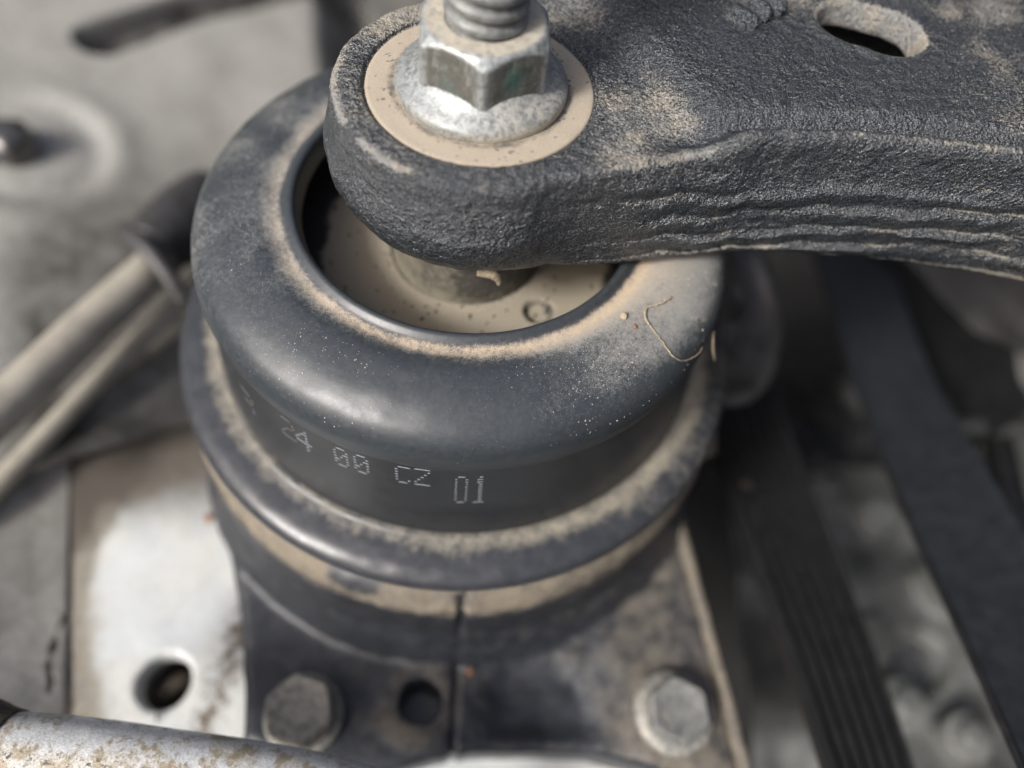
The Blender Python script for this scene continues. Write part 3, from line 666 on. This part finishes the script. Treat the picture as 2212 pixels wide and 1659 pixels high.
def drail(U, V_, P):
    d = np.hypot(P[:, 0] - hx, P[:, 1] - hy)
    return 0.8 * sst(HR + 1.1, HR, d) * -1 + (fbm(P * .04, 3, 2) - .5) * 2.0 - 16 * sst(0, 30, P[:, 1] - DY0 - .15 * (P[:, 0] - DX0)) - 1 * sst(.13, .05, U)
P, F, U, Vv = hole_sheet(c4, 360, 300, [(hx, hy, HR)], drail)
gray = P @ np.array([0, 1., 0])
px = (P - CAM) @ FWD; vx = W0 / 2 + FPX * ((P - CAM) @ RGT) / px; vy = H0 / 2 - FPX * ((P - CAM) @ UP) / px
gxr, gyr = at(240, 1180, ZR)[:2]
bord = -(P[:, 0] * .55 - P[:, 1] * .83); b0 = at(250, 1130, ZR); b1 = at(120, 1000, ZR)
t0 = -(b0[0] * .55 - b0[1] * .83); t1 = -(b1[0] * .55 - b1[1] * .83)
ga, gb = at(370, 975, ZR)[:2], at(40, 1440, ZR)[:2]; gn = np.array([-(gb - ga)[1], (gb - ga)[0]]); gn = gn / np.linalg.norm(gn); gn = gn * (-np.sign(gn[0]))
sd = (P[:, :2] - ga) @ gn + 14 * (fbm(P * .07, 3, 97) - .5) + 7 * (fbm(P * .3, 3, 98) - .5)
dirt = 1.5 * sst(-3, 9, sd) + 1.0 * sst(-22, 0, P[:, 1] - DY0 - .15 * (P[:, 0] - DX0)) + 1.3 * sst(.17, .05, U)
edge = at(520, 1400, ZR)[0]; near = np.exp(-((P[:, 0] - (edge - 2 + .14 * (P[:, 1] + 60))) / 2.6) ** 2)
mk('rail_sheet', P, F, M['white'], rail, attr={'grime_or_shade': np.minimum(1, .85 * sst(0, 9, sd) * sst(.44, .62, fbm(P * .08, 3, 92)) + .5 * sst(2, 14, sd)) + .95 * sst(-26, -4, P[:, 1] - DY0 - .15 * (P[:, 0] - DX0) + 5 * (fbm(P * .06, 3, 91) - .5)), 'dust': .1 + dirt + .55 * near, 'chip': np.clip(.15 + near * 1.3 + .8 * sst(.12, .04, U), 0, 1)})  # dark brown: patchy grime at left, painted recess shade at the top
V, F, R, Z, TH = lathe([(HR * 1.06, 0.1), (HR, -.3), (HR * .97, -1), (HR * .95, -3)], 64, 14, (hx, hy)); V[:, 2] += ZR - 1.6
mk('hole_rim', V, F, M['white'], rail, attr={'dust': .15 + 0 * R, 'chip': .2 + 0 * R})
V, F, R, Z, TH = lathe([(HR * 1.3, -14), (HR * .8, -15), (0.01, -15)], 40, 14, (hx, hy)); V[:, 2] += ZR
mk('hole_depth', V, F, M['hole'], rail)
V, F = tube([at(350, 1500, ZR - 12), at(375, 1480, ZR - 10), at(400, 1465, ZR - 12)], 2.0, 12, 12); mk('inner_bolt', V, F, M['debris'], rail, label='rusty bit of metal seen through the hole')
# thin crack under the hole: a dark wire-like gap
pa, pb = at(341, 1528, ZR), at(341, 1560, ZR); V, F = tube([pa + [0, 0, .9], (pa + pb) / 2 + [.1, 0, .9], pb + [0, 0, .8]], .22, 8, 8); mk('paint_crack', V, F, M['hole'], rail)

wing = empty('inner_wing_panel', at(100, 400, -110), 'dirty grey inner wing panel with a big round pressing behind the hoses', 'body panel')
tc = at(55, 335, -98); tr = at(268, 335, -98)[0] - tc[0]
cs = [at(-260, 1120, -90), at(760, 800, -130), at(1150, -260, -132), at(-520, -220, -78)]
LA, LB = at(655, -100, -110)[:2], at(720, 250, -114)[:2]; LN = np.array([LB[1] - LA[1], LA[0] - LB[0]]); LN = LN / np.linalg.norm(LN); LN = LN * np.sign(LN[0])
def dw(U, V_, P):
    d = np.hypot(P[:, 0] - tc[0], P[:, 1] - tc[1]); d = d * (1 + .02 * np.sin(3 * np.arctan2(P[:, 1] - tc[1], P[:, 0] - tc[0])))
    z = 1.3 * np.exp(-((d - tr * .93) / (tr * .22)) ** 2) - 1.3 * np.exp(-((d - tr * .70) / (tr * .16)) ** 2)
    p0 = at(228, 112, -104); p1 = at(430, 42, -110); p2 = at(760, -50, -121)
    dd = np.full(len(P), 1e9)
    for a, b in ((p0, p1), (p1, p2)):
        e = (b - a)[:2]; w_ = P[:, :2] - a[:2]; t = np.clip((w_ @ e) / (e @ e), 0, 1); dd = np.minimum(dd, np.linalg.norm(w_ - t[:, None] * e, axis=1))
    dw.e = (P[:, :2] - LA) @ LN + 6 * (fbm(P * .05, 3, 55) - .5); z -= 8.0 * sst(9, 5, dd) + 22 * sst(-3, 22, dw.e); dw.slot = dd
    return z + (fbm(P * .025, 3, 5) - .5) * 3
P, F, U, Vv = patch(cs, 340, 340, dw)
dd = np.hypot(P[:, 0] - tc[0], P[:, 1] - tc[1])
mk('pressed_sheet', P, F, M['grey'], wing, attr={'dust': .6 + .25 * sst(tr * 1.05, tr * .8, dd) + .4 * sst(6, 3, dw.slot) , 'warm_or_shade': np.maximum(1.2 * sst(8.5, 6.0, dw.slot), np.maximum(np.minimum(1, 1.25 * sst(.46, .2, Vv) * sst(.14, .30, U)), .85 * sst(-4, 8, dw.e)))})  # paints the shade below the hoses; groove and far end darkened too
# round-headed bolt in the middle of the pressing
c = at(28, 330, -96); bl = empty('panel_bolt', c, 'dark shiny bolt head in the middle of the grey round pressing', 'bolt')
V, F, R, Z, TH = lathe([(7.6, -3), (7.6, 3.5), (7.0, 6.6), (5.0, 8.6), (2.4, 9.4), (.01, 9.7)], 48, 30, (c[0], c[1]), lambda R, Z, TH: (R * (1 + .06 * np.cos(6 * TH) * (R > 4)), Z)); V[:, 2] += c[2]
mk('bolt_head', V, F, M['ball'], bl)

# lower-left grey panel with a crack
fold = empty('lower_wing_flange', at(60, 1300, -104), 'grey dirty flange of the wing at the left edge with a dark cracked seam', 'body panel')
cs = [at(-260, 900, -96), at(150, 960, -107.6), at(135, 1640, -107.6), at(-200, 1900, -92)]
p0 = [at(112, 1210, -98), at(118, 1270, -98), at(88, 1330, -98), at(70, 1400, -98), at(66, 1480, -98)]
def df(U, V_, P):
    dd = np.full(len(P), 1e9)
    for a, b in zip(p0[:-1], p0[1:]):
        e = (b - a)[:2]; w_ = P[:, :2] - a[:2]; t = np.clip((w_ @ e) / (e @ e), 0, 1); dd = np.minimum(dd, np.linalg.norm(w_ - t[:, None] * e, axis=1))
    df.d = dd + .5 + (fbm(P * .4, 3, 3) - .5) * 2.2
    return -1.8 * sst(1.0, .3, df.d) + (fbm(P * .05, 3, 8) - .5) * 2.0 * sst(1, .8, U)
P, F, U, Vv = patch(cs, 200, 260, df)
mk('flange_sheet', P, F, M['grey'], fold, attr={'warm_or_shade': np.maximum(1.0 * sst(1.2, .3, df.d), .85 * sst(.46, .6, fbm(P * .05, 3, 98)) ), 'dust': .45 - .6 * sst(1.4, .4, df.d)})

# ================================================================== HOSES
def hose(path, rad, label, mat, name='hose', seg=28):
    V, F = tube(path, rad, seg, 90, .03, 4); o = mk(name, V, F, mat); return tag(o, label, 'hose')
hose([at(-160, 1010, -78), at(20, 868, -82), at(180, 715, -86), at(330, 580, -90), at(420, 490, -95), at(520, 370, -104), at(640, 250, -112)], 5.2, 'thicker tan hose running diagonally into the dark clamp, upper of the two', M['hose'])
hose([at(-160, 1206, -98), at(20, 1022, -99), at(200, 834, -100), at(300, 734, -101), at(385, 656, -101), at(470, 566, -103), at(600, 400, -110)], 2.7, 'thinner tan hose below and parallel to the thicker one', M['hose'])
cl = empty('hose_clamp', at(340, 560, -88), 'dark clamp bracket holding both tan hoses beside the mount', 'clamp')
V, F = tube([at(262, 494, -84), at(300, 520, -80), at(338, 562, -81), at(372, 610, -84), at(400, 655, -88)], [1.8, 2.2, 2.4, 2.2, 1.6], 16, 40); mk('clamp_strap', V, F, M['clamp'], cl)
V, F = tube([at(318, 548, -87), at(350, 520, -89), at(400, 480, -93), at(450, 430, -98)], [7.6, 9.6, 10.2, 9.0], 36, 40, .06, 5); mk('rubber_fitting', V, F, M['clamp'], cl)

# ================================================================== FOREGROUND PIPE
pp = empty('scuffed_pipe', at(300, 1630, -66), 'scuffed white and tan metal pipe crossing the bottom left corner', 'pipe')
path = [at(-120, 1630, -66), at(40, 1638, -66), at(160, 1648, -66), at(330, 1671, -66), at(560, 1704, -67), at(740, 1742, -68.5), at(860, 1794, -71), at(960, 1880, -76)]
V, F = tube(path, 6.6, 72, 200, .02, 8)
nrmz = np.zeros(len(V)); Pc = np.repeat(resample(path, 200), 72, 0); rel = (V - Pc) / 6.6
viewup = rel @ UP
mk('pipe_body', V, F, M['pipe'], pp, attr={'dust': sst(.95, .1, viewup), 'grime_or_shade': sst(.1, .9, sst(-62, -72, V[:, 0] + 6 * viewup) + .9 * (fbm(V * .25, 4, 51) - .5))})
V, F = tube([at(-200, 1600, -66), at(-90, 1612, -66), at(-20, 1628, -66), at(14, 1634, -66)], [7.6, 7.6, 7.4, 6.7], 40, 40, .10, 3); mk('rubber_sleeve', V, F, M['grime_or_shade'], pp, label='dark brown sleeve over the left end')

# ================================================================== RIGHT: BELTS, PULLEY, COVERS
def ribbon(path_l, path_r, n, thick, name, mat, parent):
    L = resample(path_l, n); R_ = resample(path_r, n); T = np.gradient((L + R_) / 2, axis=0); Wd = R_ - L; Nn = np.cross(Wd, T); Nn /= np.linalg.norm(Nn, axis=1)[:, None]
    Nn *= np.sign((Nn @ -FWD))[:, None]; V = []; ts = np.linspace(0, 1, 12)
    V = [L - Nn * thick] + [L + (R_ - L) * t for t in ts] + [R_ - Nn * thick]; k = len(V); V = np.stack(V, 1).reshape(-1, 3)
    return L, R_, Nn, mk(name, V, grid_faces(n, k), mat, parent, angle=50)
bb = empty('drive_belt', at(1980, 1100, -100), 'broad smooth-backed dark belt sweeping down the right side in front of the casting', 'belt')
Lp = [at(1700, 430, -128), at(1765, 560, -121), at(1862, 860, -104), at(1962, 1110, -88), at(2090, 1385, -73), at(2235, 1700, -60)]
Rp = [at(1860, 430, -126), at(1925, 565, -119), at(2010, 800, -102), at(2120, 990, -87), at(2290, 1290, -72), at(2480, 1620, -59)]
ribbon(Lp, Rp, 120, 2.2, 'belt_back', M['backbelt'], bb)
e0 = resample(Lp, 120); V, F = tube(e0 + RGT * -.5 - FWD * 0 + UP * -.2, .75, 10, 200, .5, 3); mk('belt_edge', V, F, M['rubber'], bb, label='black frayed cord edge of the belt')

rb = empty('ribbed_belt', at(1740, 1300, -120), 'black ribbed belt running down between the bracket and the grey casting', 'belt')
Lp = [at(1470, 760, -122), at(1530, 950, -117), at(1620, 1200, -110), at(1700, 1420, -103), at(1800, 1720, -95)]
Rp = [at(1640, 760, -122), at(1705, 930, -117), at(1800, 1180, -110), at(1885, 1400, -103), at(1990, 1720, -95)]
L, R_, Nn, _ = ribbon(Lp, Rp, 100, 2.0, 'belt_body', M['hole'], rb)
for k in range(7):
    t = (k + .5) / 7; c = L + (R_ - L) * t; wv = (R_ - L) / 7 * .36
    V = np.stack([c - wv - Nn * .2, c - wv * .55 + Nn * 2.4, c + wv * .55 + Nn * 2.4, c + wv - Nn * .2], 1).reshape(-1, 3)
    mk('rib', V, grid_faces(100, 4), M['rubber'], rb, smooth=False)

pl = empty('idler_pulley', atd(1590, 690, 175), 'dark round pulley half hidden behind the right side of the mount', 'pulley')
cpu = atd(1560, 650, 178); ax = RGT * .62 + -FWD * .72 + UP * .12; ax /= np.linalg.norm(ax); e1 = np.cross(ax, [0, 0, 1.]); e1 /= np.linalg.norm(e1); e2 = np.cross(ax, e1)
def pulley(name, prof, mat, parent, n=96, np_=50):
    P = resample(prof, np_); t = np.linspace(0, 2 * np.pi, n, endpoint=False); V = (cpu[None, None] + P[None, :, 0, None] * (np.cos(t)[:, None, None] * e1 + np.sin(t)[:, None, None] * e2) + P[None, :, 1, None] * ax).reshape(-1, 3)
    return mk(name, V, grid_faces(n, np_, True), mat, parent)
pulley('outer_rim', [(24, -14), (25.5, -12), (25, -6), (25.5, 0), (24.5, 1.2), (22.5, .8), (21, -1.5)], M['pulley'], pl)
pulley('web', [(21.2, -1.5), (18, -4), (14, -3.5), (11, 0), (9, 1)], M['pulley'], pl)
pulley('hub', [(9.2, -4), (9, 1.5), (7, 2.5), (5.5, 2.2), (5, .5), (.01, .5)], M['pulley'], pl)

cv = empty('timing_cover', at(1900, 1300, -150), 'blotchy grey aluminium casting behind the belts at the lower right', 'engine casting')
cs = [at(1560, 860, -172), at(2420, 860, -172), at(2420, 1800, -150), at(1640, 1800, -150)]
bos = [(at(2060, 1260, -156), 13, 6), (at(1900, 1110, -160), 8, 4), (at(1780, 1040, -165), 7, 4), (at(1930, 1530, -150), 7, 6), (at(2090, 1585, -148), 7, 4), (at(1880, 1380, -156), 9, 3), (at(1990, 1420, -156), 10, -4), (at(1830, 900, -168), 10, 4)]
def dc(U, V_, P):
    z = (fbm(P * .035, 2, 12) - .5) * 16 + (fbm(P * .09, 2, 2) - .5) * 3
    for c_, r_, h_ in bos:
        d = np.hypot(P[:, 0] - c_[0], P[:, 1] - c_[1]); z += h_ * sst(r_, r_ * .7, d)
    return z
P, F, U, Vv = patch(cs, 200, 220, dc); mk('cast_face', P, F, M['alu'], cv)
c = at(2085, 1255, -150)
V, F, R, Z, TH = lathe([(12.5, -3), (12.3, 7), (11.8, 8), (10.4, 8), (9.6, 6.8), (9.4, 2)], 80, 30, (c[0], c[1])); V[:, 2] += c[2] + 2; mk('round_boss', V, F, M['alu'], cv)
for (vx_, vy_, r_, lab) in ((2098, 1590, 3.6, 'small bolt at the lower right of the grey casting beside the broad belt'), (1960, 1520, 4.2, 'bolt on the grey casting between the ribbed belt and the broad belt')):
    c = at(vx_, vy_, -143); e = empty('cover_bolt', c, lab, 'bolt', 'bolts on the grey casting')
    V, F, R, Z, TH = lathe([(r_, -7), (r_, 1.5), (r_ * .8, 2.4), (.01, 2.6)], 36, 18, (c[0], c[1]), lambda R, Z, TH: (R * (1 + .05 * np.cos(6 * TH)), Z)); V[:, 2] += c[2]; mk('bolt_head', V, F, M['alu'], e)
    V, F, R, Z, TH = lathe([(r_ * .9, -.5), (r_ * 1.7, -.6), (r_ * 1.8, -1.5), (r_ * 1.8, -8)], 36, 14, (c[0], c[1])); V[:, 2] += c[2]; mk('washer', V, F, M['alu'], e)

# upper right sloping cover
uc = empty('engine_cover', at(2150, 700, -95), 'dark grey sloping engine cover below the arm at the right edge', 'engine cover')
cs = [at(1850, 440, -112), at(2600, 440, -112), at(2600, 1190, -104), at(2245, 870, -104)]
cs = [at(1850, 440, -112), at(2600, 300, -112), at(2700, 1200, -104), at(2240, 870, -104)]
def du(U, V_, P):
    return (fbm(P * .05, 3, 2) - .5) * 2 - 5 * np.exp(-((V_ - .62) / .05) ** 2) * sst(.1, .3, U) + 6 * np.exp(-((V_ - .82) / .07) ** 2)
P, F, U, Vv = patch(cs, 140, 160, du); mk('cover_top', P, F, M['cover'], uc)
Lc = P.reshape(140, 160, 3)[0]; V = np.stack([Lc, Lc + [0, -.5, -1.5], Lc + [-.5, -1, -30]], 1).reshape(-1, 3); mk('cover_side', V, grid_faces(160, 3), M['dark'], uc)

# dark parts in the gap
blk_ = empty('accessory_housing', at(1800, 900, -165), 'dark cast housing in the gap between the mount and the broad belt', 'housing')
cs = [at(1540, 860, -165), at(1960, 840, -165), at(1960, 1010, -160), at(1600, 1040, -160)]
P, F, U, Vv = patch([at(1600, 820, -170), at(1990, 800, -172), at(2000, 1010, -162), at(1640, 1010, -158)], 80, 60, lambda U, V_, P: (fbm(P * .06, 3, 7) - .5) * 14 + 7 * np.sin(np.pi * U) * np.sin(np.pi * V_)); mk('housing_shell', P, F, M['dark'], blk_)
V, F = tube([at(1832, 815, -150), at(1850, 850, -148), at(1885, 890, -147), at(1905, 925, -148)], [3, 6, 6, 3], 18, 24); mk('housing_lug', V, F, M['trough'], blk_)
rs = empty('support_bracket', at(2100, 930, -125), 'dark grey metal bracket between the broad belt and the sloping cover', 'bracket')
V, F = tube([at(2040, 918, -128), at(2150, 925, -126), at(2300, 935, -124)], 3.2, 12, 20); mk('cross_bar', V, F, M['trough'], rs)
V, F = tube([at(2060, 700, -140), at(2055, 740, -138), at(2000, 790, -138)], [3.5, 4, 2.5], 12, 20); mk('curved_arm', V, F, M['trough'], rs)
V, F = tube([at(2150, 930, -130), at(2190, 1100, -128), at(2260, 1300, -126)], 4.5, 12, 20); mk('upright', V, F, M['dark'], rs)
# pale web of the side bracket right of the mount
sb = empty('side_web', at(1500, 900, -100), 'blurred grey-tan bracket web rising behind the right side of the mount', 'bracket')
P, F, U, Vv = patch([at(1420, 640, -72), at(1545, 640, -74), at(1545, 980, -92), at(1330, 1100, -86)], 40, 60, lambda U, V_, P: 1.5 * np.sin(U * 3.1)); mk('web_plate', P, F, M['bracket'], sb, attr={'dust': .5 + .2 * Vv})
e_ = P.reshape(40, 60, 3)[-1]; V = np.stack([e_, e_ + [.4, 0, -2], e_ + [.6, 0, -40]], 1).reshape(-1, 3); mk('web_side', V, grid_faces(60, 3), M['dark'], sb)

# bay floor and an added surrounding wall that holds back low sky light
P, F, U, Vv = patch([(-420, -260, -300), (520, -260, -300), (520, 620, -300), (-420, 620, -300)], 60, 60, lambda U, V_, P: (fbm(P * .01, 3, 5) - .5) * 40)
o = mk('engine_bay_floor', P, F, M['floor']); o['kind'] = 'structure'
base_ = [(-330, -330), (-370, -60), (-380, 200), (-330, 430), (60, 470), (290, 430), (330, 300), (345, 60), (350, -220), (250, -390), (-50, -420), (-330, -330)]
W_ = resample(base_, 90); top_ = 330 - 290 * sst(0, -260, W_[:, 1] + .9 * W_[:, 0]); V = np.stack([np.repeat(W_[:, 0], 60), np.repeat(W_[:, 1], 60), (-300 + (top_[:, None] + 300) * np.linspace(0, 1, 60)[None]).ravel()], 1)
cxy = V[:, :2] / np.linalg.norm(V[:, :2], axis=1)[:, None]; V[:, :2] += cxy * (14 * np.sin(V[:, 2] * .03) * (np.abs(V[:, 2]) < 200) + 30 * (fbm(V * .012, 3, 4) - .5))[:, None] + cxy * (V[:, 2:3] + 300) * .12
o = mk('sky_blocking_bay_wall', V, grid_faces(90, 60), M['bulk']); o['kind'] = 'structure'

# ================================================================== DEBRIS
capS = resample(capP, 90)
def capz(x, y):
    r = math.hypot(x - CX, y - CY); k = int(np.argmax(capS[:, 1][:20])); return float(np.interp(r, capS[20:74, 0], capS[20:74, 1])) if r > 29 else -21
def oncap(vx_, vy_, lift=.3):
    z = -21.
    for _ in range(8):
        p = at(vx_, vy_, z); z = capz(p[0], p[1]) + lift
    return at(vx_, vy_, z)
st = empty('dry_plant_fibre', oncap(1400, 650), 'thin pale dried fibre bent across the dusty right side of the mount', 'fibre')
V, F = tube([oncap(*q) for q in ((1452, 642), (1425, 656), (1400, 664), (1393, 682), (1402, 700), (1428, 735), (1450, 765), (1465, 776))], [.15, .2, .12, .16, .1, .07, .14, .07], 8, 160, 1.2, 2, jit=.5); mk('fibre_stem', V, F, M['debris'], st)
V, F = tube([oncap(1463, 776), oncap(1480, 780), oncap(1496, 772), oncap(1512, 760, .6), at(1520, 742, -28), at(1530, 726, -28), at(1546, 716, -28.5)], .08, 8, 100, 1.0, 2, jit=.4); mk('fibre_tip', V, F, M['debris'], st)
V, F = tube([at(1541, 716, -28.5), at(1540, 738, -30), at(1541, 762, -32), at(1544, 780, -34)], [.15, .28, .22, .08], 8, 30, .8, 5); o = mk('seed_husk', V, F, M['debris']); tag(o, 'tiny pale husk hanging off the right edge of the mount beside the fibre', 'husk')
def clod(vx_, vy_, r, lab, mat, zfix=None, seed=1):
    c = oncap(vx_, vy_, r * .4) if zfix is None else at(vx_, vy_, zfix); n1_, n2_ = 18, 12; V = []
    t = np.linspace(0, 2 * np.pi, n1_, endpoint=False); p = np.linspace(.02, np.pi - .02, n2_); T, Pp = np.meshgrid(t, p, indexing='ij')
    D_ = np.stack([np.cos(T) * np.sin(Pp), np.sin(T) * np.sin(Pp), np.cos(Pp) * .7], -1).reshape(-1, 3)
    V = c + D_ * r * (.6 + .9 * fbm(D_ * 1.7 + seed, 3, seed))[:, None]
    o = mk('dirt_clod', V, grid_faces(n1_, n2_, True), mat, base=c); return tag(o, lab, 'dirt')
clod(1348, 682, .6, 'small grey-brown clod on the dusty cap just right of the opening', M['debris'], seed=2)
clod(1372, 705, .3, 'tiny orange-brown crumb on the cap beside the clod', M['rust'], seed=5)
clod(1014, 1450, .7, 'small rusty orange crumb on the lower bracket beside the round hole', M['rust'], zfix=-90, seed=7)
clod(1612, 1048, 1.2, 'brown crumb on the ribbed belt', M['grime_or_shade'], zfix=-112, seed=9)
clod(452, 1118, 1.1, 'orange rust flake at the white rail\'s edge under the mount', M['rust'], zfix=-104, seed=4)
c0 = at(1065, 592, -19); V, F = tube([at(1030, 588, -19.5), at(1060, 590, -19.5), at(1075, 600, -20.5), at(1078, 615, -22)], [.5, .9, .8, .3], 10, 30, 1.2, 6); o = mk('dirt_clod', V, F, M['debris']); tag(o, 'crumbly brown dirt hanging between the arm and the centre sleeve', 'dirt')
# grit scattered over the cap
Vs = []; Fs = []; nz_ = 0
for i in range(2200):
    u = random.random()
    a = math.radians(random.gauss(-62, 34) if u < .6 else random.uniform(-180, 0)); r = random.uniform(34.5, 45.6)
    if vnoise(np.array([[r * math.cos(a) * .12, r * math.sin(a) * .12, 3.3]]), 15)[0] < random.uniform(.25, .7): continue
    k = np.interp(r, capS[22:72, 0], capS[22:72, 1]); s = .045 + .10 * random.random() ** 4
    c = np.array([CX + r * math.cos(a), CY + r * math.sin(a), k]); b = len(Vs)
    for j in range(5):
        t = j * 1.2566 + random.random(); Vs.append(c + [s * math.cos(t), s * math.sin(t), -.05 - .5 * s])
    Vs.append(c + [0, 0, s * .8 + .03])
    for j in range(5): Fs.append((b + j, b + (j + 1) % 5, b + 5))
o = mk('grit', Vs, Fs, M['fleck']); o['kind'] = 'stuff'; tag(o, 'fine pale grit scattered over the black cap of the mount', 'grit')
